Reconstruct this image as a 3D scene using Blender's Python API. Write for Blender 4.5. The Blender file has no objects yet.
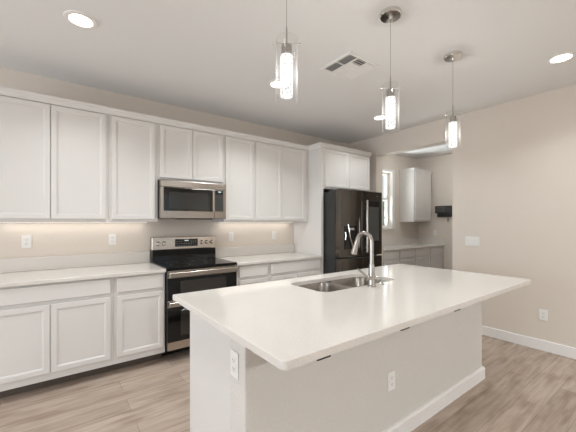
import bpy, bmesh, math, random
from mathutils import Vector, Matrix

SC = bpy.context.scene
COL = SC.collection
random.seed(4)

# ------------------------------------------------------------------ camera
FPX, YAW, HOR, EYE = 311.4, 0.6446, 222.5, 1.365
cam = bpy.data.cameras.new('camera')
cam.sensor_width = 36.0
cam.lens = FPX / 576 * 36
cam.shift_y = (HOR - 216) / 576
cam.clip_start = 0.05
camo = bpy.data.objects.new('camera', cam)
COL.objects.link(camo)
camo.location = (0, 0, EYE)
camo.rotation_euler = (math.pi / 2, 0, -YAW)
SC.camera = camo

# ------------------------------------------------------------------ world, daylight, exposure
SC.view_settings.view_transform = 'Standard'
SC.view_settings.look = 'None'
SC.view_settings.gamma = 1.0
SC.view_settings.use_curve_mapping = False
SC.view_settings.exposure = 0.06

W = bpy.data.worlds.new('sky')
SC.world = W
W.use_nodes = True
nt = W.node_tree
nt.nodes.clear()
wo = nt.nodes.new('ShaderNodeOutputWorld')
bg = nt.nodes.new('ShaderNodeBackground')
tc = nt.nodes.new('ShaderNodeTexCoord')
sp = nt.nodes.new('ShaderNodeSeparateXYZ')
cr = nt.nodes.new('ShaderNodeValToRGB')
cr.color_ramp.elements[0].position = 0.0
cr.color_ramp.elements[0].color = (0.86, 0.92, 0.96, 1)
cr.color_ramp.elements[1].position = 0.6
cr.color_ramp.elements[1].color = (0.50, 0.68, 0.95, 1)
nt.links.new(tc.outputs['Generated'], sp.inputs[0])
nt.links.new(sp.outputs['Z'], cr.inputs[0])
nt.links.new(cr.outputs[0], bg.inputs[0])
bg.inputs[1].default_value = 0.95
nt.links.new(bg.outputs[0], wo.inputs[0])


def area_light(name, loc, rot, sx, sy, power, color=(1, 1, 1), parent=None):
    L = bpy.data.lights.new(name, 'AREA')
    L.shape = 'RECTANGLE'
    L.size, L.size_y = sx, sy
    L.energy = power
    L.color = color
    o = bpy.data.objects.new(name, L)
    COL.objects.link(o)
    o.location = loc
    o.rotation_euler = rot
    if parent:
        o.parent = parent
    return o


H90 = math.pi / 2
# area lamps standing in for daylight; the three room windows are unseen additions
area_light('daylight_front', (1.8, -5.16, 1.25), (H90, 0, 0), 3.8, 2.2, 8, (0.92, 1.0, 1.09))
area_light('daylight_left', (-4.56, 1.6, 1.14), (H90, 0, -H90), 2.3, 2.0, 92, (0.92, 1.0, 1.09))
area_light('daylight_side', (-4.56, -1.3, 1.14), (H90, 0, -H90), 2.5, 2.0, 20, (0.92, 1.0, 1.09))
area_light('nook_bounce_lamp', (4.95, 4.55, 0.72), (H90 + .75, 0, math.pi), 1.8, 0.9, 170, (0.95, 1.0, 1.04))  # added lamp hidden below the sill, aimed up like patio bounce

CEIL = 2.75
YW = 3.763        # back wall
XR = 4.17         # right wall
XN = 6.40         # far wall of the nook

# ------------------------------------------------------------------ materials
MATS = {}


def mat(name, col, rough=0.5, metal=0.0, bump=None, spec=None, emit=None, estr=0.0, coat=0.0):
    m = bpy.data.materials.new(name)
    m.use_nodes = True
    n = m.node_tree.nodes
    p = n['Principled BSDF']
    p.inputs['Base Color'].default_value = (*col, 1)
    p.inputs['Roughness'].default_value = rough
    p.inputs['Metallic'].default_value = metal
    if spec is not None:
        p.inputs['Specular IOR Level'].default_value = spec
    if coat:
        p.inputs['Coat Weight'].default_value = coat
        p.inputs['Coat Roughness'].default_value = 0.05
    if emit:
        p.inputs['Emission Color'].default_value = (*emit, 1)
        p.inputs['Emission Strength'].default_value = estr
    if bump:
        scale, strength, dist = bump
        t = n.new('ShaderNodeTexCoord')
        nz = n.new('ShaderNodeTexNoise')
        nz.inputs['Scale'].default_value = scale
        nz.inputs['Detail'].default_value = 3
        b = n.new('ShaderNodeBump')
        b.inputs['Strength'].default_value = strength
        b.inputs['Distance'].default_value = dist
        l = m.node_tree.links
        l.new(t.outputs['Object'], nz.inputs['Vector'])
        l.new(nz.outputs['Fac'], b.inputs['Height'])
        l.new(b.outputs['Normal'], p.inputs['Normal'])
    MATS[name] = m
    return m


def srgb(r, g, b):
    f = lambda v: (v / 255 / 12.92) if v / 255 <= 0.04045 else ((v / 255 + 0.055) / 1.055) ** 2.4
    return (f(r), f(g), f(b))


M_wall = mat('wall_paint', srgb(226, 216, 205), 0.75, bump=(55, 0.22, 0.004), spec=0.25)
M_ceil = mat('ceiling_paint', srgb(238, 237, 236), 0.85, bump=(45, 0.15, 0.004), spec=0.15)
M_knee = mat('island_wall_paint', srgb(219, 214, 208), 0.75, bump=(70, 0.7, 0.006), spec=0.25)
M_trim = mat('trim_paint', srgb(242, 239, 236), 0.4)
M_cab = mat('cabinet_paint', srgb(225, 221, 217), 0.38)
M_plate = mat('white_plastic', srgb(242, 240, 237), 0.35)
M_slot = mat('dark_slot', (0.03, 0.03, 0.03), 0.6)
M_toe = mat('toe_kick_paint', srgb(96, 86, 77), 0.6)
M_chrome = mat('chrome', (0.75, 0.74, 0.72), 0.10, 1.0)
M_nickel = mat('brushed_nickel', (0.46, 0.43, 0.40), 0.18, 1.0)
M_steel = mat('stainless_steel', (0.52, 0.465, 0.415), 0.26, 1.0)
M_msteel = mat('microwave_steel', (0.30, 0.265, 0.235), 0.27, 1.0)
M_sink = mat('sink_steel', (0.37, 0.345, 0.32), 0.26, 1.0)
M_black = mat('black_enamel', (0.012, 0.012, 0.012), 0.35)
M_bglass = mat('black_glass', (0.008, 0.008, 0.008), 0.05, spec=0.4)
M_oven = mat('oven_window_glass', (0.035, 0.030, 0.026), 0.06, spec=0.6)
M_mwin = mat('microwave_window', (0.03, 0.029, 0.028), 0.10, spec=0.3)
M_fridge = mat('black_stainless', (0.145, 0.133, 0.122), 0.14, 1.0)
M_fside = mat('fridge_side', (0.030, 0.031, 0.030), 0.45)
M_screen = mat('screen_glass', (0.07, 0.072, 0.068), 0.08, spec=0.6)
M_print = mat('panel_print', (0.20, 0.20, 0.20), 0.5)
M_ring = mat('burner_print', (0.035, 0.035, 0.035), 0.3)
M_digit = mat('display_digits', (0.2, 0.25, 0.25), 0.5, emit=(0.7, 0.9, 0.9), estr=0.6)
M_lamp = mat('lamp_diffuser', (1, 1, 1), 0.5, emit=(1.0, 0.96, 0.88), estr=6.0)
M_ground = mat('outside_ground', srgb(170, 155, 130), 0.9)
M_block = mat('garden_wall_paint', srgb(205, 190, 165), 0.9)
M_hedge = mat('hedge_leaves', srgb(150, 165, 115), 0.9, bump=(20, 1, 0.05))
M_warm = mat('added_bar_diffuser', (1, 1, 1), 0.5, emit=(1.0, 0.92, 0.84), estr=1.2)  # glow of the added bars below the wall cabinets


def quartz():
    m = mat('quartz', srgb(235, 231, 227), 0.10, spec=0.5)
    n, l = m.node_tree.nodes, m.node_tree.links
    p = n['Principled BSDF']
    t = n.new('ShaderNodeTexCoord')
    a = n.new('ShaderNodeTexNoise'); a.inputs['Scale'].default_value = 160; a.inputs['Detail'].default_value = 4
    r = n.new('ShaderNodeValToRGB')
    r.color_ramp.elements[0].position = 0.30; r.color_ramp.elements[0].color = (*srgb(217, 210, 203), 1)
    r.color_ramp.elements[1].position = 0.50; r.color_ramp.elements[1].color = (*srgb(227, 221, 214), 1)
    l.new(t.outputs['Object'], a.inputs['Vector']); l.new(a.outputs['Fac'], r.inputs[0])
    l.new(r.outputs[0], p.inputs['Base Color'])
    return m


M_quartz = quartz()


def wood_floor():
    m = mat('plank_floor', (0.4, 0.33, 0.27), 0.42, spec=0.4)
    n, l = m.node_tree.nodes, m.node_tree.links
    p = n['Principled BSDF']
    t = n.new('ShaderNodeTexCoord')
    br = n.new('ShaderNodeTexBrick')
    br.offset = 0.37; br.offset_frequency = 2
    br.inputs['Scale'].default_value = 1.0
    br.inputs['Brick Width'].default_value = 1.22
    br.inputs['Row Height'].default_value = 0.178
    br.inputs['Mortar Size'].default_value = 0.0016
    br.inputs['Mortar Smooth'].default_value = 0.3
    br.inputs['Bias'].default_value = 0.0
    br.inputs['Color1'].default_value = (*srgb(198, 181, 167), 1)
    br.inputs['Color2'].default_value = (*srgb(178, 161, 147), 1)
    br.inputs['Mortar'].default_value = (*srgb(142, 125, 111), 1)
    l.new(t.outputs['Object'], br.inputs['Vector'])
    mp = n.new('ShaderNodeMapping'); mp.inputs['Scale'].default_value = (1.2, 16, 1)
    l.new(t.outputs['Object'], mp.inputs['Vector'])
    g = n.new('ShaderNodeTexNoise'); g.inputs['Scale'].default_value = 2.2; g.inputs['Detail'].default_value = 7
    g.inputs['Distortion'].default_value = 0.6
    l.new(mp.outputs[0], g.inputs['Vector'])
    r = n.new('ShaderNodeValToRGB')
    r.color_ramp.elements[0].position = 0.32; r.color_ramp.elements[0].color = (*srgb(225, 217, 210), 1)
    r.color_ramp.elements[1].position = 0.64; r.color_ramp.elements[1].color = (1, 1, 1, 1)
    l.new(g.outputs['Fac'], r.inputs[0])
    # broad blotches and knots
    mp2 = n.new('ShaderNodeMapping'); mp2.inputs['Scale'].default_value = (1.6, 5.5, 1)
    l.new(t.outputs['Object'], mp2.inputs['Vector'])
    k = n.new('ShaderNodeTexNoise'); k.inputs['Scale'].default_value = 2.0; k.inputs['Detail'].default_value = 2
    l.new(mp2.outputs[0], k.inputs['Vector'])
    kr = n.new('ShaderNodeValToRGB')
    kr.color_ramp.elements[0].position = 0.28; kr.color_ramp.elements[0].color = (*srgb(214, 206, 200), 1)
    kr.color_ramp.elements[1].position = 0.52; kr.color_ramp.elements[1].color = (1, 1, 1, 1)
    l.new(k.outputs['Fac'], kr.inputs[0])
    mx = n.new('ShaderNodeMixRGB'); mx.blend_type = 'MULTIPLY'; mx.inputs[0].default_value = 1
    l.new(br.outputs['Color'], mx.inputs[1]); l.new(r.outputs[0], mx.inputs[2])
    mx2 = n.new('ShaderNodeMixRGB'); mx2.blend_type = 'MULTIPLY'; mx2.inputs[0].default_value = 0.8
    l.new(mx.outputs[0], mx2.inputs[1]); l.new(kr.outputs[0], mx2.inputs[2])
    l.new(mx2.outputs[0], p.inputs['Base Color'])
    return m


M_floor = wood_floor()


def glass_mat(name, tint, amount):
    m = bpy.data.materials.new(name); m.use_nodes = True
    n, l = m.node_tree.nodes, m.node_tree.links
    n.clear()
    o = n.new('ShaderNodeOutputMaterial'); mix = n.new('ShaderNodeMixShader')
    tr = n.new('ShaderNodeBsdfTransparent'); gl = n.new('ShaderNodeBsdfGlossy')
    tr.inputs[0].default_value = (*tint, 1); gl.inputs['Roughness'].default_value = 0.03
    lw = n.new('ShaderNodeLayerWeight'); lw.inputs['Blend'].default_value = 0.5
    pw = n.new('ShaderNodeMath'); pw.operation = 'POWER'; pw.inputs[1].default_value = 3.5
    ml = n.new('ShaderNodeMath'); ml.operation = 'MULTIPLY_ADD'; ml.inputs[1].default_value = amount; ml.inputs[2].default_value = 0.03
    gm = n.new('ShaderNodeMixShader'); gm.inputs[0].default_value = 0.22
    tl = n.new('ShaderNodeBsdfTranslucent'); tl.inputs[0].default_value = (1, 1, 1, 1)
    l.new(gl.outputs[0], gm.inputs[1]); l.new(tl.outputs[0], gm.inputs[2])
    l.new(lw.outputs['Facing'], pw.inputs[0]); l.new(pw.outputs[0], ml.inputs[0])
    l.new(ml.outputs[0], mix.inputs[0]); l.new(tr.outputs[0], mix.inputs[1]); l.new(gm.outputs[0], mix.inputs[2])
    l.new(mix.outputs[0], o.inputs[0])
    return m


M_glass = glass_mat('clear_glass', (0.97, 0.97, 0.97), 0.35)
M_pane = glass_mat('window_glass', (0.95, 0.97, 0.96), 0.2)


def bubble_mat():
    m = bpy.data.materials.new('lit_bubble_crystal'); m.use_nodes = True
    n, l = m.node_tree.nodes, m.node_tree.links
    p = n['Principled BSDF']
    p.inputs['Base Color'].default_value = (0, 0, 0, 1)
    p.inputs['Specular IOR Level'].default_value = 0.1
    p.inputs['Roughness'].default_value = 0.1
    t = n.new('ShaderNodeTexCoord')
    v = n.new('ShaderNodeTexVoronoi'); v.inputs['Scale'].default_value = 62
    l.new(t.outputs['Object'], v.inputs['Vector'])
    r = n.new('ShaderNodeValToRGB')
    r.color_ramp.elements[0].position = 0.16; r.color_ramp.elements[0].color = (0.22, 0.21, 0.20, 1)
    r.color_ramp.elements[1].position = 0.46; r.color_ramp.elements[1].color = (1, 0.97, 0.92, 1)
    l.new(v.outputs['Distance'], r.inputs[0])
    l.new(r.outputs[0], p.inputs['Emission Color'])
    # clear rod: half of the light inside passes straight out
    tr = n.new('ShaderNodeBsdfTransparent'); mx = n.new('ShaderNodeMixShader'); mx.inputs[0].default_value = 0.6
    l.new(tr.outputs[0], mx.inputs[1]); l.new(p.outputs[0], mx.inputs[2])
    l.new(mx.outputs[0], n['Material Output'].inputs['Surface'])
    p.inputs['Emission Strength'].default_value = 1.5
    return m


M_bubble = bubble_mat()


def globe_mat():
    m = bpy.data.materials.new('frosted_globe'); m.use_nodes = True
    n, l = m.node_tree.nodes, m.node_tree.links
    p = n['Principled BSDF']
    p.inputs['Emission Color'].default_value = (1, .98, .94, 1); p.inputs['Emission Strength'].default_value = 1.0
    tr = n.new('ShaderNodeBsdfTransparent'); mx = n.new('ShaderNodeMixShader'); mx.inputs[0].default_value = 0.35
    l.new(tr.outputs[0], mx.inputs[1]); l.new(p.outputs[0], mx.inputs[2])
    l.new(mx.outputs[0], n['Material Output'].inputs['Surface'])
    return m


M_globe = globe_mat()


# ------------------------------------------------------------------ mesh helpers
def box(bm, x0, x1, y0, y1, z0, z1, bev=0.0, seg=1):
    vs = [bm.verts.new((x, y, z)) for x in (x0, x1) for y in (y0, y1) for z in (z0, z1)]
    idx = [(0, 1, 3, 2), (4, 6, 7, 5), (0, 4, 5, 1), (2, 3, 7, 6), (0, 2, 6, 4), (1, 5, 7, 3)]
    fs = [bm.faces.new([vs[i] for i in f]) for f in idx]
    bmesh.ops.recalc_face_normals(bm, faces=fs)
    if bev > 0:
        es = list({e for f in fs for e in f.edges})
        bmesh.ops.bevel(bm, geom=es, offset=bev, segments=seg, profile=0.5, affect='EDGES')
    return fs


def frame_axes(d):
    d = d.normalized()
    a = Vector((0, 0, 1)) if abs(d.z) < 0.9 else Vector((1, 0, 0))
    u = d.cross(a).normalized()
    return u, d.cross(u).normalized()


def tube(bm, pts, rad, n=12, caps=True):
    pts = [Vector(p) for p in pts]
    rads = rad if isinstance(rad, (list, tuple)) else [rad] * len(pts)
    rings = []
    u = None
    for i, p in enumerate(pts):
        d = (pts[min(i + 1, len(pts) - 1)] - pts[max(i - 1, 0)]).normalized()
        if u is None:
            u, w = frame_axes(d)
        else:
            u = (u - d * u.dot(d)).normalized(); w = d.cross(u).normalized()
        rings.append([bm.verts.new(p + rads[i] * (math.cos(a) * u + math.sin(a) * w))
                      for a in [2 * math.pi * k / n for k in range(n)]])
    for a, b in zip(rings, rings[1:]):
        for k in range(n):
            bm.faces.new((a[k], a[(k + 1) % n], b[(k + 1) % n], b[k]))
    if caps:
        bm.faces.new(rings[0]); bm.faces.new(rings[-1])
    bmesh.ops.recalc_face_normals(bm, faces=bm.faces)


def lathe(bm, prof, n=32, c=(0, 0), closed=False):
    """profile [(r, z)] turned around the vertical axis at c"""
    rings = []
    for r, z in prof:
        if r < 1e-6:
            rings.append([bm.verts.new((c[0], c[1], z))])
        else:
            rings.append([bm.verts.new((c[0] + r * math.cos(2 * math.pi * k / n), c[1] + r * math.sin(2 * math.pi * k / n), z)) for k in range(n)])
    pairs = list(zip(rings, rings[1:]))
    if closed:
        pairs.append((rings[-1], rings[0]))
    for a, b in pairs:
        for k in range(n):
            k2 = (k + 1) % n
            if len(a) == 1 and len(b) == 1:
                continue
            if len(a) == 1:
                bm.faces.new((a[0], b[k], b[k2]))
            elif len(b) == 1:
                bm.faces.new((a[k], a[k2], b[0]))
            else:
                bm.faces.new((a[k], a[k2], b[k2], b[k]))
    bmesh.ops.recalc_face_normals(bm, faces=bm.faces)


def xform(bm, M, verts=None):
    bmesh.ops.transform(bm, matrix=M, verts=verts or bm.verts)


def obj(name, bm, material, parent=None, smooth=False, origin=None):
    """one mesh object; vertices are given in world space"""
    me = bpy.data.meshes.new(name)
    if smooth:
        for f in bm.faces:
            f.smooth = True
        for e in bm.edges:
            if len(e.link_faces) == 2 and e.calc_face_angle(0) > 0.6:
                e.smooth = False
    base = parent_world(parent) if parent else Vector((0, 0, 0))
    if origin is None:
        if parent is None:
            xs = [v.co for v in bm.verts]
            lo = Vector((min(v.x for v in xs), min(v.y for v in xs), min(v.z for v in xs)))
            hi = Vector((max(v.x for v in xs), max(v.y for v in xs), max(v.z for v in xs)))
            origin = Vector(((lo.x + hi.x) / 2, (lo.y + hi.y) / 2, lo.z))
        else:
            origin = base
    origin = Vector(origin)
    for v in bm.verts:
        v.co -= origin
    bm.to_mesh(me); bm.free()
    me.materials.append(material)
    o = bpy.data.objects.new(name, me)
    COL.objects.link(o)
    o.location = origin - base
    if parent:
        o.parent = parent
    return o


def parent_world(p):
    v = Vector((0, 0, 0))
    while p is not None:
        v += p.location
        p = p.parent
    return v


def tag(o, label, cat, group=None):
    o['label'] = label
    o['category'] = cat
    if group:
        o['group'] = group
    return o


def thing(name, label, cat, loc, group=None):
    o = bpy.data.objects.new(name, None)
    COL.objects.link(o)
    o.location = loc
    o.empty_display_size = 0.1
    return tag(o, label, cat, group)


def struct(name, bm, m, parent=None):
    o = obj(name, bm, m, parent)
    if parent is None:
        o['kind'] = 'structure'
    return o


def B(*a, **k):
    bm = bmesh.new()
    box(bm, *a, **k)
    return bm


# ------------------------------------------------------------------ the room
XL, YF = -4.6, -5.2
struct('floor', B(XL - .12, XN + .12, YF - .12, YW + .12, -0.06, 0), M_floor)
struct('ceiling', B(XL - .12, XN + .12, YF - .12, YW + .12, CEIL, CEIL + .08), M_ceil)


def wall_with_holes(axis, c0, c1, u0, u1, z0, z1, holes):
    """slab from c0..c1 on its normal axis, u along the other, rectangular holes (u0,u1,z0,z1)"""
    bm = bmesh.new()
    us = sorted({u0, u1, *[h[0] for h in holes], *[h[1] for h in holes]})
    zs = sorted({z0, z1, *[h[2] for h in holes], *[h[3] for h in holes]})
    inside = lambda u, z: any(h[0] < u < h[1] and h[2] < z < h[3] for h in holes)
    V = {}

    def v(u, z):
        if (u, z) not in V:
            V[(u, z)] = bm.verts.new((c0, u, z) if axis == 'X' else (u, c0, z))
        return V[(u, z)]
    fs = []
    for a, b in zip(us, us[1:]):
        for c, d in zip(zs, zs[1:]):
            if not inside((a + b) / 2, (c + d) / 2):
                fs.append(bm.faces.new((v(a, c), v(b, c), v(b, d), v(a, d))))
    r = bmesh.ops.extrude_face_region(bm, geom=fs)
    mv = [e for e in r['geom'] if isinstance(e, bmesh.types.BMVert)]
    t = c1 - c0
    bmesh.ops.translate(bm, verts=mv, vec=(t, 0, 0) if axis == 'X' else (0, t, 0))
    bmesh.ops.recalc_face_normals(bm, faces=bm.faces)
    return bm


WX0, WX1, WZ0, WZ1 = 4.62, 5.44, 1.262, 2.372       # nook window opening
struct('wall_back', wall_with_holes('Y', YW, YW + .14, XL, XN, 0, CEIL, [(WX0, WX1, WZ0, WZ1)]), M_wall)
OY0, OY1, OZ = 1.965, 3.169, 2.452                    # opening to the nook
struct('wall_right', wall_with_holes('X', XR, XR + .165, YF, YW, 0, CEIL, [(OY0, OY1, 0, OZ)]), M_wall)
struct('wall_nook', B(XN, XN + .12, -1.8, YW, 0, CEIL), M_wall)
struct('wall_nook_front', B(XR + .165, XN + .12, -1.92, -1.8, 0, CEIL), M_wall)
struct('wall_left', wall_with_holes('X', XL - .12, XL, YF, YW, 0, CEIL, [(0.4, 2.8, 0.08, 2.2), (-2.6, 0.0, 0.08, 2.2)]), M_wall)
struct('wall_front', wall_with_holes('Y', YF - .12, YF, XL, XR + .165, 0, CEIL, [(-0.2, 3.8, 0, 2.36)]), M_wall)


def window(name, axis, c, u0, u1, z0, z1, rail=None, mull=None):
    """framed window standing in the wall opening, at c along the wall normal"""
    bm = bmesh.new()
    t = 0.045

    def bx(a, b, z_0, z_1, d=0.03):
        if axis == 'Y':
            box(bm, a, b, c - d, c + d, z_0, z_1, 0.003)
        else:
            box(bm, c - d, c + d, a, b, z_0, z_1, 0.003)
    bx(u0, u0 + t, z0, z1); bx(u1 - t, u1, z0, z1)
    bx(u0 + t, u1 - t, z0, z0 + t); bx(u0 + t, u1 - t, z1 - t, z1)
    if rail:
        bx(u0 + t, u1 - t, rail - .022, rail + .022, 0.026)
    if mull:
        bx(mull - .04, mull + .04, z0 + t, z1 - t, 0.026)
    w = struct(name, bm, M_trim)
    g = bmesh.new()
    if axis == 'Y':
        box(g, u0 + t, u1 - t, c - .004, c + .004, z0 + t, z1 - t)
    else:
        box(g, c - .004, c + .004, u0 + t, u1 - t, z0 + t, z1 - t)
    obj('window_pane', g, M_pane, w)
    return w


window('window_1', 'Y', YW + .10, WX0, WX1, WZ0, WZ1, rail=1.835)
window('window_2', 'Y', YF - .07, -0.2, 3.8, 0, 2.36, mull=1.8)  # this and the next two are out of view, added for daylight
window('window_3', 'X', XL - .07, 0.4, 2.8, 0.08, 2.2, mull=1.6)
window('window_4', 'X', XL - .07, -2.6, 0.0, 0.08, 2.2, mull=-1.3)
# white casing around the nook window
bm = bmesh.new()
cw = 0.085
box(bm, WX1, WX1 + cw, YW - .018, YW - .001, WZ0 - .035, WZ1 + .045, .003)
box(bm, WX0 - cw, WX0, YW - .018, YW - .001, WZ0 - .035, WZ1 + .045, .003)
box(bm, WX0, WX1, YW - .018, YW - .001, WZ1, WZ1 + .045, .003)
box(bm, WX0, WX1, YW - .035, YW - .001, WZ0 - .035, WZ0, .003)
struct('trim_1', bm, M_trim)

struct('baseboard_right', B(XR - .015, XR - .0005, YF + .001, OY0, 0, 0.112, .004), M_trim)

# outside the nook window
struct('ground_outside', B(-6, 14, YW + .2, 30, -0.35, -0.25), M_ground)
struct('ground_yard', B(-12, 14, -25, YF - .2, -0.35, -0.25), M_ground)
struct('wall_garden', B(-6, 16, 9.0, 9.2, -0.25, 2.05), M_block)
bm = bmesh.new()
for i in range(70):
    c = Vector((random.uniform(9.5, 13.5), random.uniform(8.0, 8.7), random.uniform(0.0, 2.1)))
    bmesh.ops.create_icosphere(bm, subdivisions=1, radius=random.uniform(0.18, 0.34), matrix=Matrix.Translation(c))
bm2 = obj('shrub', bm, M_hedge)
tag(bm2, 'green shrub outside the nook window in front of the garden wall', 'shrub')


# ------------------------------------------------------------------ cabinets
def shaker_bm(x0, x1, z0, z1, yf, th=0.02, rail=0.055, rec=0.007):
    """door slab facing -Y with its recessed centre panel"""
    bm = bmesh.new()
    fs = box(bm, x0, x1, yf, yf + th, z0, z1)
    front = min(bm.faces, key=lambda f: f.calc_center_median().y)
    bmesh.ops.inset_region(bm, faces=[front], thickness=0.003, depth=0.0)
    r = bmesh.ops.inset_region(bm, faces=[front], thickness=rail - 0.003, depth=0.0)
    r = bmesh.ops.inset_region(bm, faces=[front], thickness=0.004, depth=-0.003)
    r = bmesh.ops.inset_region(bm, faces=[front], thickness=0.006, depth=0.0)
    r = bmesh.ops.inset_region(bm, faces=[front], thickness=0.005, depth=-rec + 0.003)
    # eased outer arris
    for v in bm.verts:
        if abs(v.co.y - yf) < 1e-6 and (min(abs(v.co.x - x0), abs(v.co.x - x1)) < 1e-6 or min(abs(v.co.z - z0), abs(v.co.z - z1)) < 1e-6):
            v.co.y += 0.003
    return bm


def slab_bm(x0, x1, z0, z1, yf, th=0.02):
    bm = bmesh.new()
    box(bm, x0, x1, yf, yf + th, z0, z1)
    front = min(bm.faces, key=lambda f: f.calc_center_median().y)
    bmesh.ops.inset_region(bm, faces=[front], thickness=0.007, depth=0.0)
    for v in bm.verts:
        if abs(v.co.y - yf) < 1e-6 and (min(abs(v.co.x - x0), abs(v.co.x - x1)) < 1e-6 or min(abs(v.co.z - z0), abs(v.co.z - z1)) < 1e-6):
            v.co.y += 0.006
    return bm


DT = 0.02


def cabinet(name, label, x0, x1, yf, yb, z0, z1, doors, drawers=(), dz=None, wz=None, toe=False, cat='cabinet', group=None):
    """yf = outer face of the doors; the carcass front (face frame) is DT behind it"""
    t = thing(name, label, cat, ((x0 + x1) / 2, (yf + yb) / 2, 0 if toe else z0), group)
    obj('carcass', B(x0, x1, yf + DT + .0015, yb, z0, z1, .0015), M_cab, t)
    if toe:
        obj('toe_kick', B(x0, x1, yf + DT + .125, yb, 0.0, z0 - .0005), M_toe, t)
    for a, b in doors:
        obj('door', shaker_bm(a, b, dz[0], dz[1], yf), M_cab, t)
    for a, b in drawers:
        obj('drawer', slab_bm(a, b, wz[0], wz[1], yf), M_cab, t)
    return t


YB = 3.128                      # outer face of base doors
YU = 3.398                      # outer face of wall doors
BZ = (0.10, 0.882)
DZ, WZ = (0.162, 0.708), (0.738, 0.868)
g = 'white base cabinets along the back wall'
cabinet('base_cabinet', 'white double-door base cabinet at the left end below the counter', -0.46, 0.4245, YB, YW - .003, *BZ,
        [(-0.44, -0.026), (-0.021, 0.400)], [(-0.44, 0.400)], DZ, WZ, True, group=g)
cabinet('base_cabinet', 'narrow single-door base cabinet left of the oven range', 0.4255, 0.866, YB, YW - .003, *BZ,
        [(0.451, 0.850)], [(0.451, 0.850)], DZ, WZ, True, group=g)
cabinet('base_cabinet', 'narrow single-door base cabinet right of the oven range', 1.634, 2.0775, YB, YW - .003, *BZ,
        [(1.668, 2.055)], [(1.668, 2.055)], DZ, WZ, True, group=g)
cabinet('base_cabinet', 'white double-door base cabinet beside the refrigerator panel', 2.0785, 2.932, YB, YW - .003, *BZ,
        [(2.100, 2.508), (2.513, 2.915)], [(2.100, 2.915)], DZ, WZ, True, group=g)

UZ = (1.371, 2.44)
UD = (1.397, 2.388)
g = 'white wall cabinets along the back wall'
cabinet('wall_cabinet', 'white double-door wall cabinet at the far left end', -0.46, 0.4185, YU, YW - .003, *UZ,
        [(-0.44, -0.0255), (-0.0205, 0.396)], dz=UD, group=g)
cabinet('wall_cabinet', 'tall single-door wall cabinet left of the microwave', 0.4195, 0.866, YU, YW - .003, *UZ,
        [(0.442, 0.838)], dz=UD, group=g)
cabinet('wall_cabinet', 'short double-door wall cabinet above the microwave', 0.867, 1.6145, YU, YW - .003, 1.815, 2.44,
        [(0.887, 1.231), (1.236, 1.594)], dz=(1.838, 2.388), group=g)
cabinet('wall_cabinet', 'tall single-door wall cabinet right of the microwave', 1.6155, 2.0315, YU, YW - .003, *UZ,
        [(1.632, 2.010)], dz=UD, group=g)
cabinet('wall_cabinet', 'tall double-door wall cabinet beside the refrigerator surround', 2.0325, 2.934, YU, YW - .003, *UZ,
        [(2.054, 2.451), (2.456, 2.862)], dz=UD, group=g)
# refrigerator surround
tag(obj('refrigerator_surround', B(2.936, 2.980, YB + .02, YW - .003, 0, 2.44, .002), M_cab),
    'tall white side panel left of the refrigerator', 'panel')
cabinet('wall_cabinet', 'white double-door cabinet above the refrigerator', 2.982, 3.975, YB, YW - .003, 1.835, 2.44,
        [(3.004, 3.476), (3.482, 3.952)], dz=(1.862, 2.388), group='white wall cabinets along the back wall')
# slim crown running along all wall cabinets and stepping out around the surround
CZ0, CZ1 = 2.4405, 2.462
bm = bmesh.new()


def sweep_xy(bm, path, prof):
    """sweep a profile [(out, z)] along a plan path; out is to the right of travel"""
    pts = [Vector((p[0], p[1])) for p in path]
    rows = []
    for i, p in enumerate(pts):
        ds = []
        if i > 0: ds.append((pts[i] - pts[i - 1]).normalized())
        if i < len(pts) - 1: ds.append((pts[i + 1] - pts[i]).normalized())
        ns = [Vector((d.y, -d.x)) for d in ds]
        if len(ns) == 2:
            m = (ns[0] + ns[1]); m = m / (1 + ns[0].dot(ns[1]))
        else:
            m = ns[0]
        rows.append([bm.verts.new((p.x + m.x * o, p.y + m.y * o, z)) for o, z in prof])
    k = len(prof)
    for a, b in zip(rows, rows[1:]):
        for j in range(k):
            bm.faces.new((a[j], a[(j + 1) % k], b[(j + 1) % k], b[j]))
    bm.faces.new(rows[0]); bm.faces.new(rows[-1])
    bmesh.ops.recalc_face_normals(bm, faces=bm.faces)


fr = YU + DT
prof = [(0.0005, 2.398), (0.012, 2.398), (0.014, 2.41), (0.020, 2.432), (0.026, 2.440), (0.028, 2.462), (0.0005, 2.462)]
sweep_xy(bm, [(-0.46, fr), (2.935, fr), (2.935, YB + DT), (3.976, YB + DT), (3.976, YB + .5)], prof)
box(bm, -0.46, 2.934, fr + .001, YW - .003, 2.4405, 2.46)
box(bm, 2.936, 3.975, YB + DT + .001, YW - .003, 2.4405, 2.46)
tag(obj('crown_molding', bm, M_cab), 'slim white crown molding along the tops of the kitchen wall cabinets', 'molding')


# ------------------------------------------------------------------ countertops
def rounded(pts_r):
    """plan polygon from (x, y, radius) corners, counter-clockwise"""
    out = []
    n = len(pts_r)
    for i in range(n):
        x, y, r = pts_r[i]
        p = Vector((x, y)); a = Vector(pts_r[i - 1][:2]); b = Vector(pts_r[(i + 1) % n][:2])
        if r <= 0:
            out.append(p); continue
        da, db = (a - p).normalized(), (b - p).normalized()
        h = math.acos(max(-1, min(1, da.dot(db)))) / 2
        L = r / math.tan(h)
        c = p + (da + db).normalized() * (r / math.sin(h))
        s, e = p + da * L, p + db * L
        a0 = math.atan2(s.y - c.y, s.x - c.x); a1 = math.atan2(e.y - c.y, e.x - c.x)
        d = (a1 - a0 + math.pi) % (2 * math.pi) - math.pi
        for k in range(9):
            t = a0 + d * k / 8
            out.append(c + r * Vector((math.cos(t), math.sin(t))))
    return out


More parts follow.
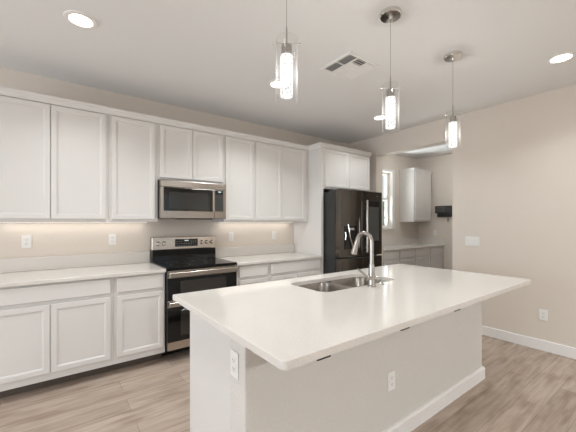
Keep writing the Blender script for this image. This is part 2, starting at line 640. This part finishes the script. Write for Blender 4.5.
def slab_with_hole(outer, holes, z0, z1, ease=0.003):
    bm = bmesh.new()
    es = []
    for loop in [outer] + holes:
        vs = [bm.verts.new((p.x, p.y, z1)) for p in loop]
        es += [bm.edges.new((vs[i], vs[(i + 1) % len(vs)])) for i in range(len(vs))]
    r = bmesh.ops.triangle_fill(bm, use_beauty=True, use_dissolve=False, edges=es)
    fs = [f for f in bm.faces]
    bmesh.ops.recalc_face_normals(bm, faces=fs)
    if fs[0].normal.z < 0:
        bmesh.ops.reverse_faces(bm, faces=fs)
    r = bmesh.ops.extrude_face_region(bm, geom=fs)
    mv = [e for e in r['geom'] if isinstance(e, bmesh.types.BMVert)]
    bmesh.ops.translate(bm, verts=mv, vec=(0, 0, z0 - z1))
    bmesh.ops.recalc_face_normals(bm, faces=bm.faces)
    if ease:
        ee = [e for e in bm.edges if all(abs(v.co.z - z1) < 1e-6 for v in e.verts) and len(e.link_faces) == 2 and
              e.calc_face_angle(0) > 1.0]
        bmesh.ops.bevel(bm, geom=ee, offset=ease, segments=2, profile=0.5, affect='EDGES')
    return bm


CT0, CT1 = 0.8835, 0.914
t = thing('countertop', 'white quartz countertop with backsplash left of the oven range', 'countertop', (0.2, 3.44, CT0), 'white quartz countertops')
obj('slab', B(-0.47, 0.866, 3.112, YW - .002, CT0, CT1, .003, seg=2), M_quartz, t)
obj('backsplash', B(-0.47, 0.866, YW - .022, YW - .002, CT1 + .0005, 1.040, .002), M_quartz, t)
t = thing('countertop', 'white quartz countertop with backsplash right of the oven range', 'countertop', (2.28, 3.44, CT0), 'white quartz countertops')
obj('slab', B(1.634, 2.9335, 3.112, YW - .002, CT0, CT1, .003, seg=2), M_quartz, t)
obj('backsplash', B(1.634, 2.9335, YW - .022, YW - .002, CT1 + .0005, 1.036, .002), M_quartz, t)

# ------------------------------------------------------------------ island
IX0, IX1 = 0.645, 3.0
IY0, IY1 = 1.160, 1.884
t = thing('kitchen_island', 'kitchen island base with textured greige knee wall and white end panel', 'island', ((IX0 + IX1) / 2, 1.55, 0))
bm = bmesh.new()
box(bm, IX0, IX1, IY0, 1.303, 0, CT0 - .001, .006, seg=2)
obj('knee_wall', bm, M_knee, t)
obj('end_panel', B(IX0 + .012, IX0 + .032, 1.3035, IY1 - .022, 0, CT0 - .001, .002), M_cab, t)
obj('end_panel', B(IX1 - .032, IX1 - .012, 1.3035, IY1 - .022, 0, CT0 - .001, .002), M_cab, t)
# working side, away from the camera
obj('face_frame', B(IX0 + .045, IX1 - .045, IY1 - .006, IY1 + .010, 0.10, CT0 - .001), M_cab, t)
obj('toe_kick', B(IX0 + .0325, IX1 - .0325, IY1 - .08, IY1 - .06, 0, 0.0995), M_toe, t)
w = (IX1 - IX0 - .1) / 5
for i in range(5):
    a = IX0 + .05 + i * w + .01
    bm = shaker_bm(a, a + w - .02, 0.142, 0.868, 0)
    xform(bm, Matrix.Translation((2 * a + w - .02, IY1 + .0305, 0)) @ Matrix.Rotation(math.pi, 4, 'Z'))
    obj('door', bm, M_cab, t)
# baseboard around the knee wall
bm = bmesh.new()
pr = [(0.0005, 0.0), (0.018, 0.0), (0.018, 0.090), (0.012, 0.104), (0.0005, 0.106)]
sweep_xy(bm, [(IX0, 1.303), (IX0, IY0), (IX1, IY0), (IX1, 1.303)], pr)
obj('baseboard', bm, M_trim, t)

SX0, SX1, SY0, SY1 = 1.385, 2.19, 1.455, 1.848     # sink cut-out
TX0, TX1, TY0, TY1 = 0.592, 3.030, 0.812, 1.992
outer = rounded([(TX0, TY0, .022), (TX1, TY0, .022), (TX1, TY1, .022), (TX0, TY1, .008)])
hole = rounded([(SX0, SY0, .07), (SX1, SY0, .07), (SX1, SY1, .07), (SX0, SY1, .07)])
top = slab_with_hole(outer, [hole], CT0, CT1)
t = thing('island_countertop', 'large white polished quartz countertop on the kitchen island', 'countertop', ((TX0 + TX1) / 2, 1.4, CT0))
obj('slab', top, M_quartz, t)
for x in (0.775, 1.285, 1.79):
    obj('support_bracket', B(x - .032, x + .032, TY0 + .0015, IY0 - .002, CT0 - .007, CT0 - .0008), M_black, t)

# ------------------------------------------------------------------ sink
t = thing('double_bowl_sink', 'stainless steel double-bowl undermount sink in the island', 'sink', ((SX0 + SX1) / 2, 1.655, 0.68))


def bowl(x0, x1, y0, y1, zt, zb):
    bm = bmesh.new()
    loops = []
    for ins, z, r in ((-.012, zt, .08), (0.0, zt, .07), (.004, zt - .01, .066), (.012, zb + .04, .06), (.03, zb + .008, .045), (.06, zb, .03)):
        L = rounded([(x0 + ins, y0 + ins, r), (x1 - ins, y0 + ins, r), (x1 - ins, y1 - ins, r), (x0 + ins, y1 - ins, r)])
        loops.append([bm.verts.new((p.x, p.y, z)) for p in L])
    for a, b in zip(loops, loops[1:]):
        n = len(a)
        for k in range(n):
            bm.faces.new((a[k], a[(k + 1) % n], b[(k + 1) % n], b[k]))
    bm.faces.new(loops[-1])
    bmesh.ops.recalc_face_normals(bm, faces=bm.faces)
    return bm


XD = 1.775
for a, b in ((SX0 - .004, XD - .014), (XD + .014, SX1 + .004)):
    o = obj('bowl', bowl(a, b, SY0 - .004, SY1 + .004, CT0 - .002, 0.70), M_sink, t, smooth=True)
    md = o.modifiers.new('thickness', 'SOLIDIFY'); md.thickness = 0.0015
    bm = bmesh.new()
    c = ((a + b) / 2, (SY0 + SY1) / 2)
    lathe(bm, [(0, .7018), (.030, .7018), (.034, .705), (.052, .7045), (.055, .7025)], 28, c)
    d = obj('drain', bm, M_chrome, o, smooth=True)

# ------------------------------------------------------------------ faucet
FX, FY = 1.79, 1.400
t = thing('kitchen_faucet', 'brushed nickel gooseneck pull-down faucet on the island', 'faucet', (FX, FY, CT1 + .0005))
z0 = CT1 + .0005
bm = bmesh.new()
lathe(bm, [(0, z0), (.030, z0), (.030, z0 + .006), (.026, z0 + .012), (.0245, z0 + .02), (.0235, z0 + .09), (.021, z0 + .13), (.017, z0 + .16), (0, z0 + .16)], 28, (FX, FY))
obj('body', bm, M_nickel, t, smooth=True)
pts = [(FX, FY, z0 + .15), (FX, FY, 1.215)]
R_ = .066
for k in range(1, 15):
    a = math.pi - k * math.pi / 14 * 0.95
    pts.append((FX, FY + R_ + R_ * math.cos(a), 1.222 + R_ * math.sin(a)))
bm = bmesh.new()
tube(bm, pts, .0145, 16)
obj('gooseneck', bm, M_nickel, t, smooth=True)
e = Vector(pts[-1]); d = (Vector(pts[-1]) - Vector(pts[-2])).normalized()
bm = bmesh.new()
d = (d + Vector((0, .06, 0))).normalized()
tube(bm, [e - d * .002, e + d * .012, e + d * .03, e + d * .085, e + d * .105, e + d * .108], [.0150, .0165, .017, .0215, .0225, .019], 18)
obj('spray_head', bm, M_nickel, t, smooth=True)
bm = bmesh.new()
tube(bm, [(FX - .015, FY, z0 + .062), (FX - .048, FY + .004, z0 + .062), (FX - .053, FY + .004, z0 + .062)], [.016, .016, .011], 16)
tube(bm, [(FX - .044, FY + .004, z0 + .068), (FX - .060, FY + .018, z0 + .090), (FX - .093, FY + .040, z0 + .122), (FX - .098, FY + .043, z0 + .127)], [.0075, .007, .008, .005], 10)
obj('lever_handle', bm, M_nickel, t, smooth=True)

t = thing('soap_dispenser', 'small nickel soap dispenser beside the faucet', 'soap dispenser', (1.905, 1.402, z0))
bm = bmesh.new()
lathe(bm, [(0, z0), (.020, z0), (.020, z0 + .005), (.011, z0 + .012), (.009, z0 + .030), (0, z0 + .030)], 20, (1.905, 1.402))
obj('base', bm, M_nickel, t, smooth=True)
bm = bmesh.new()
tube(bm, [(1.905, 1.402, z0 + .028), (1.903, 1.404, z0 + .040), (1.890, 1.412, z0 + .050), (1.862, 1.43, z0 + .062), (1.858, 1.433, z0 + .058)], [.008, .0085, .008, .0065, .005], 10)
obj('pump_spout', bm, M_nickel, t, smooth=True)

# ------------------------------------------------------------------ double-oven range
RX0, RX1, RY = 0.872, 1.624, 3.128
t = thing('oven_range', 'stainless steel and black freestanding double-oven range against the back wall', 'range', ((RX0 + RX1) / 2, 3.44, 0))
obj('body', B(RX0, RX1, RY + .002, 3.735, 0.105, 0.898, .002), M_black, t)
obj('kick', B(RX0 + .01, RX1 - .01, RY + .20, 3.72, 0.0, 0.1045), M_black, t)
bm = bmesh.new()
box(bm, RX0 - .002, RX1 + .002, RY - .022, 3.675, 0.8985, 0.924, .004, seg=2)
o = obj('cooktop', bm, M_bglass, t)
for cx_, cy_, r_ in ((1.05, 3.27, .10), (1.05, 3.53, .075), (1.43, 3.27, .09), (1.43, 3.53, .075), (1.24, 3.52, .05)):
    bm = bmesh.new()
    lathe(bm, [(r_ - .003, .9242), (r_, .9242), (r_, .9246), (r_ - .003, .9246)], 40, (cx_, cy_), closed=True)
    obj('burner_ring', bm, M_ring, o)
obj('back_riser', B(RX0, RX1, 3.676, 3.735, 0.899, 1.052, .002), M_bglass, t)
bm = bmesh.new()
box(bm, RX0 - .006, RX1 + .004, 3.655, 3.735, 1.0525, 1.200, .008, seg=3)
bgd = obj('backguard', bm, M_steel, t)
dsp = obj('control_display', B(1.118, 1.385, 3.650, 3.6545, 1.085, 1.172, .002), M_bglass, t)
bm = bmesh.new()
for i in range(9):
    for j in range(3):
        if 3 <= i <= 5 and j == 2:
            continue
        box(bm, 1.132 + i * .0275, 1.147 + i * .0275, 3.6492, 3.6497, 1.094 + j * .024, 1.100 + j * .024)
obj('keypad_marks', bm, M_print, dsp)
obj('clock_digits', B(1.226, 1.272, 3.6492, 3.6497, 1.148, 1.160), M_digit, dsp)
for kx in (0.928, 0.993, 1.437, 1.499, 1.564):
    bm = bmesh.new()
    lathe(bm, [(0, 0), (.024, 0), (.024, .004), (.019, .008), (.017, .028), (.014, .031), (0, .031)], 24)
    xform(bm, Matrix.Translation((kx, 3.6545, 1.128)) @ Matrix.Rotation(math.pi / 2, 4, 'X'))
    k = obj('knob', bm, M_steel, t, smooth=True)


def oven_door(name, z0, z1, band, low):
    o = obj(name, B(RX0 + .004, RX1 - .004, RY - .030, RY + .001, z0, z1, .004), M_bglass, t)
    # steel rail carrying the wide handle
    obj('top_rail', B(RX0 + .003, RX1 - .003, RY - .033, RY - .0305, z1 - band, z1 - .001), M_steel, o)
    bm = bmesh.new()
    box(bm, RX0 + .012, RX1 - .012, RY - .074, RY - .058, z1 - band * .86, z1 - band * .22, .006, seg=3)
    for hx in (RX0 + .03, RX1 - .055):
        box(bm, hx, hx + .025, RY - .060, RY - .0335, z1 - band * .75, z1 - band * .33)
    obj('handle', bm, M_steel, o)
    bm = B(RX0 + .13, RX1 - .13, RY - .0335, RY - .0305, z0 + low + .05, z1 - band - .035, .001)
    obj('oven_window', bm, M_oven, o)
    if low:
        obj('bottom_rail', B(RX0 + .003, RX1 - .003, RY - .033, RY - .0305, z0, z0 + low), M_steel, o)


oven_door('upper_oven_door', 0.612, 0.894, 0.072, 0)
oven_door('lower_oven_door', 0.122, 0.606, 0.070, 0.078)

# ------------------------------------------------------------------ over-the-range microwave
MX0, MX1, MY = 0.872, 1.609, 3.348
t = thing('microwave', 'stainless steel over-the-range microwave below the short wall cabinet', 'microwave', ((MX0 + MX1) / 2, 3.55, 1.405))
obj('body', B(MX0, MX1, MY + .032, YW - .005, 1.408, 1.812, .002), M_black, t)
obj('vent_grille', B(MX0, MX1, MY + .002, MY + .0315, 1.738, 1.811, .006, seg=2), M_msteel, t)
dr = obj('door', B(MX0, 1.466, MY, MY + .0315, 1.408, 1.7365, .005, seg=2), M_msteel, t)
wn = obj('door_window', B(0.908, 1.424, MY - .003, MY - .0005, 1.488, 1.733, .001), M_bglass, dr)
obj('mesh_screen', B(0.958, 1.382, MY - .0046, MY - .0034, 1.508, 1.685), M_mwin, dr)
bm = bmesh.new()
box(bm, 1.432, 1.456, MY - .040, MY - .024, 1.487, 1.735, .006, seg=3)
box(bm, 1.436, 1.452, MY - .026, MY + .001, 1.50, 1.52); box(bm, 1.436, 1.452, MY - .026, MY + .001, 1.70, 1.72)
obj('handle', bm, M_msteel, dr)
cp = obj('control_panel', B(1.467, MX1, MY, MY + .0315, 1.408, 1.7365, .005, seg=2), M_msteel, t)
kp = obj('keypad', B(1.476, 1.574, MY - .003, MY - .0005, 1.492, 1.733, .001), M_bglass, cp)
bm = bmesh.new()
for i in range(4):
    for j in range(8):
        box(bm, 1.486 + i * .022, 1.498 + i * .022, MY - .0045, MY - .0035, 1.504 + j * .024, 1.512 + j * .024)
obj('key_marks', bm, M_print, cp)
obj('clock_digits', B(1.51, 1.545, MY - .0045, MY - .0035, 1.708, 1.722), M_digit, cp)
obj('bottom_vent', B(1.06, 1.44, MY + .004, MY + .10, 1.398, 1.4075), M_black, t)

# ------------------------------------------------------------------ refrigerator
GX0, GX1, GY, GZ = 3.0, 3.888, 2.852, 1.81
t = thing('refrigerator', 'black stainless french-door refrigerator with a touchscreen', 'refrigerator', ((GX0 + GX1) / 2, 3.3, 0))
obj('case', B(GX0, GX1, 2.945, 3.72, 0.0, 1.785, .004), M_fside, t)
xm = 3.447
zs = 0.893


def fdoor(x0, x1, z0, z1, name='door'):
    return obj(name, B(x0, x1, GY, 2.938, z0, z1, .008, seg=3), M_fridge, t)


dl = fdoor(GX0, xm - .004, zs + .006, GZ)
drr = fdoor(xm + .004, GX1, zs + .006, GZ)
dl2 = fdoor(GX0, xm - .004, 0.06, zs - .012, 'lower_door')
dr2 = fdoor(xm + .004, GX1, 0.06, zs - .012, 'lower_door')
obj('kick_plate', B(GX0 + .02, GX1 - .02, 2.90, 2.944, 0, 0.055), M_black, t)
obj('hinge_cover', B(GX0 + .03, GX0 + .20, 2.95, 3.10, 1.7855, 1.806, .004), M_fside, t)
obj('hinge_cover', B(GX1 - .20, GX1 - .03, 2.95, 3.10, 1.7855, 1.806, .004), M_fside, t)
# water and ice dispenser
bm = bmesh.new()
box(bm, 3.078, 3.325, GY - .004, GY - .0005, 1.008, 1.318, .002)
ds = obj('dispenser', bm, M_bglass, dl)
bm = bmesh.new()
box(bm, 3.165, 3.265, GY - .011, GY - .0045, 1.262, 1.292, .003)
tube(bm, [(3.145, GY - .010, 1.340), (3.150, GY - .024, 1.26), (3.155, GY - .030, 1.18), (3.195, GY - .026, 1.10), (3.235, GY - .012, 1.022)], .0055, 8)
tube(bm, [(3.095, GY - .008, 1.235), (3.095, GY - .014, 1.19), (3.095, GY - .008, 1.135)], .007, 8)
obj('dispenser_lever', bm, M_chrome, dl, smooth=True)
# handles
for hx, hz0, hz1, p, r in ((3.330, 1.02, 1.42, dl, .0045), (3.497, 0.95, 1.675, drr, .017)):
    bm = bmesh.new()
    tube(bm, [(hx, GY - .040, hz0), (hx, GY - .044, hz0 + .03), (hx, GY - .044, hz1 - .03), (hx, GY - .040, hz1)], r, 12)
    for z in (hz0 + .05, hz1 - .05):
        tube(bm, [(hx, GY - .042, z), (hx, GY + .002, z)], r * .7, 8)
    obj('handle', bm, M_nickel, p, smooth=True)
sc_ = obj('touchscreen', B(3.568, 3.815, GY - .006, GY - .0005, 1.085, 1.672, .003), M_bglass, drr)
obj('display', B(3.580, 3.803, GY - .0075, GY - .0063, 1.10, 1.585), M_screen, drr)
obj('badge', B(3.745, 3.800, GY - .002, GY - .0004, 1.742, 1.752), M_nickel, drr)

# ------------------------------------------------------------------ nook cabinets
NYB = 3.175
g = 'white base cabinets in the nook'
cabinet('base_cabinet', 'white base cabinet under the nook window', 4.34, 5.3165, NYB, YW - .003, *BZ,
        [(4.374, 4.815), (4.844, 5.285)], [(4.374, 4.815), (4.844, 5.285)], DZ, WZ, True, group=g)
cabinet('base_cabinet', 'white base cabinet in the nook corner below the hanging cabinet', 5.3175, 6.396, NYB, YW - .003, *BZ,
        [(5.351, 5.825), (5.881, 6.33)], [(5.351, 5.825), (5.881, 6.33)], DZ, WZ, True, group=g)
t = thing('countertop', 'white quartz countertop with backsplash in the nook', 'countertop', (5.37, 3.46, CT0), 'white quartz countertops')
obj('slab', B(4.338, XN - .002, NYB - .018, YW - .002, CT0, CT1, .003, seg=2), M_quartz, t)
obj('backsplash', B(4.338, XN - .0225, YW - .022, YW - .002, CT1 + .0005, 1.046, .002), M_quartz, t)
obj('side_splash', B(XN - .022, XN - .002, NYB - .015, YW - .002, CT1 + .0005, 1.046, .002), M_quartz, t)
t = cabinet('wall_cabinet', 'single white wall cabinet hanging in the nook corner', 5.705, 6.36, 3.412, YW - .003, 1.378, 2.425,
            [(5.728, 6.30)], dz=(1.40, 2.395))
bm = bmesh.new()
fr2 = 3.412 + DT
sweep_xy(bm, [(5.704, YW - .003), (5.704, fr2), (6.36, fr2)], [(0.0005, 2.40), (0.012, 2.40), (0.020, 2.425), (0.024, 2.447), (0.0005, 2.447)])
box(bm, 5.705, 6.36, fr2 + .001, YW - .003, 2.4255, 2.445)
obj('crown', bm, M_cab, t)

# black wall box in the nook
t = thing('wall_media_box', 'black slotted box mounted on the nook wall with a dangling cord', 'wall box', (XN - .05, 3.18, 1.46))
obj('case', B(XN - .07, XN - .001, 3.02, 3.34, 1.555, 1.705, .006), M_black, t)
obj('lower_case', B(XN - .06, XN - .001, 3.02, 3.30, 1.475, 1.5545, .006), M_black, t)
bm = bmesh.new()
for j in range(4):
    box(bm, XN - .0725, XN - .0705, 3.13, 3.315, 1.58 + j * .030, 1.588 + j * .030)
obj('vent_slots', bm, M_print, t)
bm = bmesh.new()
tube(bm, [(XN - .03, 3.09, 1.474), (XN - .032, 3.088, 1.45), (XN - .028, 3.092, 1.42), (XN - .03, 3.09, 1.385)], [.006, .006, .006, .012], 8)
obj('cord', bm, M_black, t)


# ------------------------------------------------------------------ outlets and switches
def plate(name, label, cat, pos, normal, w=0.072, h=0.116, kind='duplex', gangs=1, group='white wall outlets'):
    """built facing -Y at the origin, then turned to its wall"""
    t = thing(name, label, cat, pos, group)
    rot = {'-Y': 0, '-X': -H90}[normal]
    M = Matrix.Translation(pos) @ Matrix.Rotation(rot, 4, 'Z')

    def put(nm, bm, m, p=t):
        xform(bm, M)
        return obj(nm, bm, m, p)
    put('cover_plate', B(-w / 2, w / 2, -.006, -.0005, -h / 2, h / 2, .002), M_plate)
    for gi in range(gangs):
        gx = (gi - (gangs - 1) / 2) * 0.046
        if kind == 'duplex':
            for s in (-1, 1):
                f = put('receptacle', B(gx - .016, gx + .016, -.0085, -.0062, s * .0195 - .014, s * .0195 + .014, .001), M_plate)
                bm = bmesh.new()
                box(bm, gx - .0075, gx - .0055, -.0092, -.0086, s * .0195 - .003, s * .0195 + .006)
                box(bm, gx + .0055, gx + .0075, -.0092, -.0086, s * .0195 - .003, s * .0195 + .006)
                box(bm, gx - .002, gx + .002, -.0092, -.0086, s * .0195 - .010, s * .0195 - .006)
                put('socket_slots', bm, M_slot, f)
        else:
            bm = B(gx - .0165, gx + .0165, -.0085, -.0062, -.033, .033, .001)
            for v in bm.verts:
                if v.co.y < -.008 and v.co.z > 0:
                    v.co.y -= .003
            put('rocker', bm, M_plate)
            if kind == 'gfci':
                pass
    return t


plate('wall_outlet', 'white outlet on the backsplash wall at the far left', 'outlet', (-0.203, YW, 1.188), '-Y')
plate('wall_outlet', 'white outlet on the backsplash wall left of the range', 'outlet', (0.497, YW, 1.186), '-Y')
plate('wall_outlet', 'white outlet on the backsplash wall just right of the range', 'outlet', (1.881, YW, 1.178), '-Y')
plate('wall_outlet', 'white outlet on the backsplash wall near the refrigerator panel', 'outlet', (2.575, YW, 1.178), '-Y')
plate('wall_outlet', 'white outlet low on the right wall above the baseboard', 'outlet', (XR, 1.016, 0.381), '-X')
plate('wall_outlet', 'white outlet above the nook counter', 'outlet', (XN, 3.373, 1.150), '-X')
plate('wall_outlet', 'white outlet on the front of the island knee wall', 'outlet', (1.672, IY0, 0.385), '-Y')
plate('wall_outlet', 'white outlet on the end of the island knee wall', 'outlet', (IX0, 1.250, 0.735), '-X')
plate('light_switch', 'white three-gang light switch on the right wall beside the nook opening', 'light switch', (XR, 1.722, 1.130), '-X', w=0.165, h=0.118, kind='rocker', gangs=3, group=None)


# ------------------------------------------------------------------ pendants
def pendant(label, x, y):
    t = thing('pendant_light', label, 'pendant light', (x, y, 1.965), 'glass cylinder pendants over the island')
    bm = bmesh.new()
    lathe(bm, [(0, CEIL - .0005), (.068, CEIL - .0005), (.070, CEIL - .004), (.070, CEIL - .022), (.064, CEIL - .028), (.012, CEIL - .030), (.008, CEIL - .045), (0, CEIL - .045)], 40, (x, y))
    obj('canopy', bm, M_chrome, t, smooth=True)
    bm = bmesh.new()
    tube(bm, [(x, y, CEIL - .04), (x, y, 2.33)], .0016, 8)
    obj('cord', bm, M_nickel, t, smooth=True)
    bm = bmesh.new()
    lathe(bm, [(0, 2.335), (.0035, 2.335), (.0045, 2.30), (.0045, 2.245), (.024, 2.243), (.026, 2.238), (.026, 2.192), (0, 2.192)], 28, (x, y))
    h = obj('lamp_holder', bm, M_nickel, t, smooth=True)
    bm = bmesh.new()
    a = math.radians(35)
    tube(bm, [(x - .066 * math.cos(a), y + .066 * math.sin(a), 2.252), (x + .066 * math.cos(a), y - .066 * math.sin(a), 2.252)], .0028, 8)
    for s in (-1, 1):
        tube(bm, [(x + s * .062 * math.cos(a), y - s * .062 * math.sin(a), 2.252), (x + s * .070 * math.cos(a), y - s * .070 * math.sin(a), 2.252)], .006, 10)
    obj('cross_pin', bm, M_chrome, t, smooth=True)
    bm = bmesh.new()
    lathe(bm, [(.055, 2.277), (.055, 1.966), (.0515, 1.966), (.0515, 2.277)], 40, (x, y), closed=True)
    obj('glass_shade', bm, M_glass, t, smooth=True)
    bm = bmesh.new()
    lathe(bm, [(0, 2.191), (.029, 2.191), (.031, 2.188), (.031, 1.992), (.028, 1.988), (0, 1.988)], 32, (x, y))
    obj('bubble_crystal', bm, M_bubble, t, smooth=True)
    L = bpy.data.lights.new('pendant_glow', 'POINT')
    L.energy = 5.6; L.color = (1, .99, .95); L.shadow_soft_size = 0.004
    lo = bpy.data.objects.new('pendant_glow', L); COL.objects.link(lo)
    lo.location = (0, 0, .12); lo.parent = t
    return t


pendant('glass cylinder pendant with glowing bubble crystal nearest the range end of the island', 0.922, 1.238)
pendant('middle glass cylinder pendant of the row over the island', 1.778, 1.238)
pendant('glass cylinder pendant over the right end of the island', 2.635, 1.238)


# ------------------------------------------------------------------ recessed lights
def recessed(label, x, y, power, spread=125):
    t = thing('recessed_light', label, 'ceiling light', (x, y, CEIL - .012), 'recessed ceiling lights')
    bm = bmesh.new()
    lathe(bm, [(.070, CEIL - .0005), (.098, CEIL - .0005), (.096, CEIL - .006), (.078, CEIL - .010), (.070, CEIL - .008)], 40, (x, y), closed=True)
    obj('trim_ring', bm, M_trim, t, smooth=True)
    bm = bmesh.new()
    lathe(bm, [(0, CEIL - .0010), (.0695, CEIL - .0010), (.0695, CEIL - .006), (0, CEIL - .006)], 40, (x, y))
    obj('diffuser', bm, M_lamp, t)
    L = bpy.data.lights.new('downlight', 'AREA')
    L.shape = 'DISK'; L.size = 0.13; L.energy = power; L.color = (.94, 1.0, 1.02); L.spread = math.radians(spread)
    lo = bpy.data.objects.new('downlight', L); COL.objects.link(lo)
    lo.location = (0, 0, -.002); lo.parent = t


recessed('round recessed ceiling light above the left end of the wall cabinets', 0.147, 2.55, 8)
recessed('round recessed ceiling light behind the left pendant', 1.790, 2.55, 10.5)
recessed('round recessed ceiling light behind the middle pendant', 3.434, 2.55, 5)
recessed('round recessed ceiling light near the right wall', 3.404, 0.713, 4.5)

recessed('unseen recessed ceiling light added over the left front of the kitchen', 0.147, 0.713, 4)  # this and the next are out of view, added to balance the light
recessed('unseen recessed ceiling light added over the middle front of the kitchen', 1.79, 0.55, 4)
recessed('unseen recessed ceiling light added in the open room behind, left', 0.147, -3.75, 80, 170)  # out of view, added with the next for low light on the knee wall
recessed('unseen recessed ceiling light added in the open room behind, right', 2.8, -3.75, 80, 170)

t = thing('added_globe_light', 'unseen white globe light added to the nook ceiling', 'ceiling light', (5.35, 2.2, CEIL - .17))  # globe out of view, added to brighten the nook ceiling
bm = bmesh.new()
lathe(bm, [(0, CEIL - .0005), (.075, CEIL - .0005), (.072, CEIL - .025), (0, CEIL - .025)], 32, (5.35, 2.2))
obj('base', bm, M_trim, t, smooth=True)
bm = bmesh.new()
lathe(bm, [(.060, CEIL - .0255), (.105, CEIL - .06), (.115, CEIL - .095), (.100, CEIL - .135), (.06, CEIL - .160), (0, CEIL - .168)], 32, (5.35, 2.2))
obj('globe', bm, M_globe, t, smooth=True)
L = bpy.data.lights.new('globe_glow', 'POINT')
L.energy = 22; L.color = (1, 1, .98); L.shadow_soft_size = 0.03
lo = bpy.data.objects.new('globe_glow', L); COL.objects.link(lo)
lo.location = (0, 0, .075); lo.parent = t


def under_bar(label, x0, x1):  # bars added for the warm glow below the cabinets, none visible
    t = thing('added_light_bar', label, 'light bar', ((x0 + x1) / 2, 3.70, 1.360), 'added under-cabinet light bars')
    obj('housing', B(x0, x1, 3.66, 3.74, 1.3660, 1.3702, .001), M_plate, t)
    obj('diffuser', B(x0 + .01, x1 - .01, 3.668, 3.732, 1.3632, 1.3658), M_warm, t)
    area_light('bar_glow', (0, 0, .0025), (0, 0, 0), x1 - x0 - .04, .05, 0.32 * (x1 - x0), (1, .96, .92), t)


under_bar('slim added light bar under the wall cabinets left of the range', -0.40, 0.82)
under_bar('slim added light bar under the wall cabinets right of the range', 1.68, 2.85)

# ------------------------------------------------------------------ ceiling air vent
vx0, vx1, vy0, vy1 = 1.935, 2.268, 1.735, 2.035
t = thing('air_vent', 'white square louvered air vent in the ceiling', 'air vent', ((vx0 + vx1) / 2, (vy0 + vy1) / 2, CEIL - .014))
bm = bmesh.new()
fw = 0.028
zb, zt = CEIL - .012, CEIL - .0005
box(bm, vx0 - fw, vx1 + fw, vy0 - fw, vy0, zb, zt, .003); box(bm, vx0 - fw, vx1 + fw, vy1, vy1 + fw, zb, zt, .003)
box(bm, vx0 - fw, vx0, vy0, vy1, zb, zt, .003); box(bm, vx1, vx1 + fw, vy0, vy1, zb, zt, .003)
obj('frame', bm, M_trim, t)
obj('duct_backing', B(vx0, vx1, vy0, vy1, CEIL - .003, CEIL - .0005), M_slot, t)


def louver(bm, a, b, tilt_dir, w=.017):
    """thin blade from a to b, leaning towards tilt_dir at the bottom"""
    a, b, d = Vector(a), Vector(b), Vector(tilt_dir)
    up = Vector((0, 0, 1))
    q = [a - d * w * .5 + up * 0.0085, b - d * w * .5 + up * 0.0085, b + d * w * .5, a + d * w * .5]
    n = (q[1] - q[0]).cross(q[3] - q[0]).normalized() * .0009
    vs = [bm.verts.new(p + s * n) for s in (1, -1) for p in q]
    for f in ((0, 1, 2, 3), (7, 6, 5, 4), (0, 4, 5, 1), (1, 5, 6, 2), (2, 6, 7, 3), (3, 7, 4, 0)):
        bm.faces.new([vs[i] for i in f])


zl = CEIL - .012
sx, sy = .105, .085
mx0, mx1, my0, my1 = vx0 + sx, vx1 - sx, vy0 + sy, vy1 - sy
banks = {'l': [], 'r': []}
bmL, bmR, bmF, bmN, bmC = (bmesh.new() for _ in range(5))
for k in range(4):
    o_ = .014 + k * .025
    louver(bmL, (vx0 + o_, vy0 + .006, zl), (vx0 + o_, vy1 - .006, zl), (-1, 0, 0))
    louver(bmR, (vx1 - o_, vy0 + .006, zl), (vx1 - o_, vy1 - .006, zl), (1, 0, 0))
for k in range(3):
    o_ = .014 + k * .026
    louver(bmF, (mx0 + .006, vy1 - o_, zl), (mx1 - .006, vy1 - o_, zl), (0, 1, 0))
    louver(bmN, (mx0 + .006, vy0 + o_, zl), (mx1 - .006, vy0 + o_, zl), (0, -1, 0))
for k in range(5):
    yy = my0 + .012 + k * .025
    if yy < my1 - .004:
        louver(bmC, (mx0 + .006, yy, zl), (mx1 - .006, yy, zl), (0, 1, 0))
for b_ in (bmL, bmR, bmF, bmN, bmC):
    bmesh.ops.recalc_face_normals(b_, faces=b_.faces)
    obj('louver_bank', b_, M_trim, t)
bm = bmesh.new()
for xx in (mx0, mx1):
    box(bm, xx - .005, xx + .005, vy0, vy1, zb + .001, CEIL - .0035)
for yy in (my0, my1):
    box(bm, mx0 + .005, mx1 - .005, yy - .004, yy + .004, zb + .001, CEIL - .0035)
box(bm, vx0, mx0 - .005, (vy0 + vy1) / 2 - .004, (vy0 + vy1) / 2 + .004, zb + .001, CEIL - .0035)
box(bm, mx1 + .005, vx1, (vy0 + vy1) / 2 - .004, (vy0 + vy1) / 2 + .004, zb + .001, CEIL - .0035)
obj('divider_bars', bm, M_trim, t)
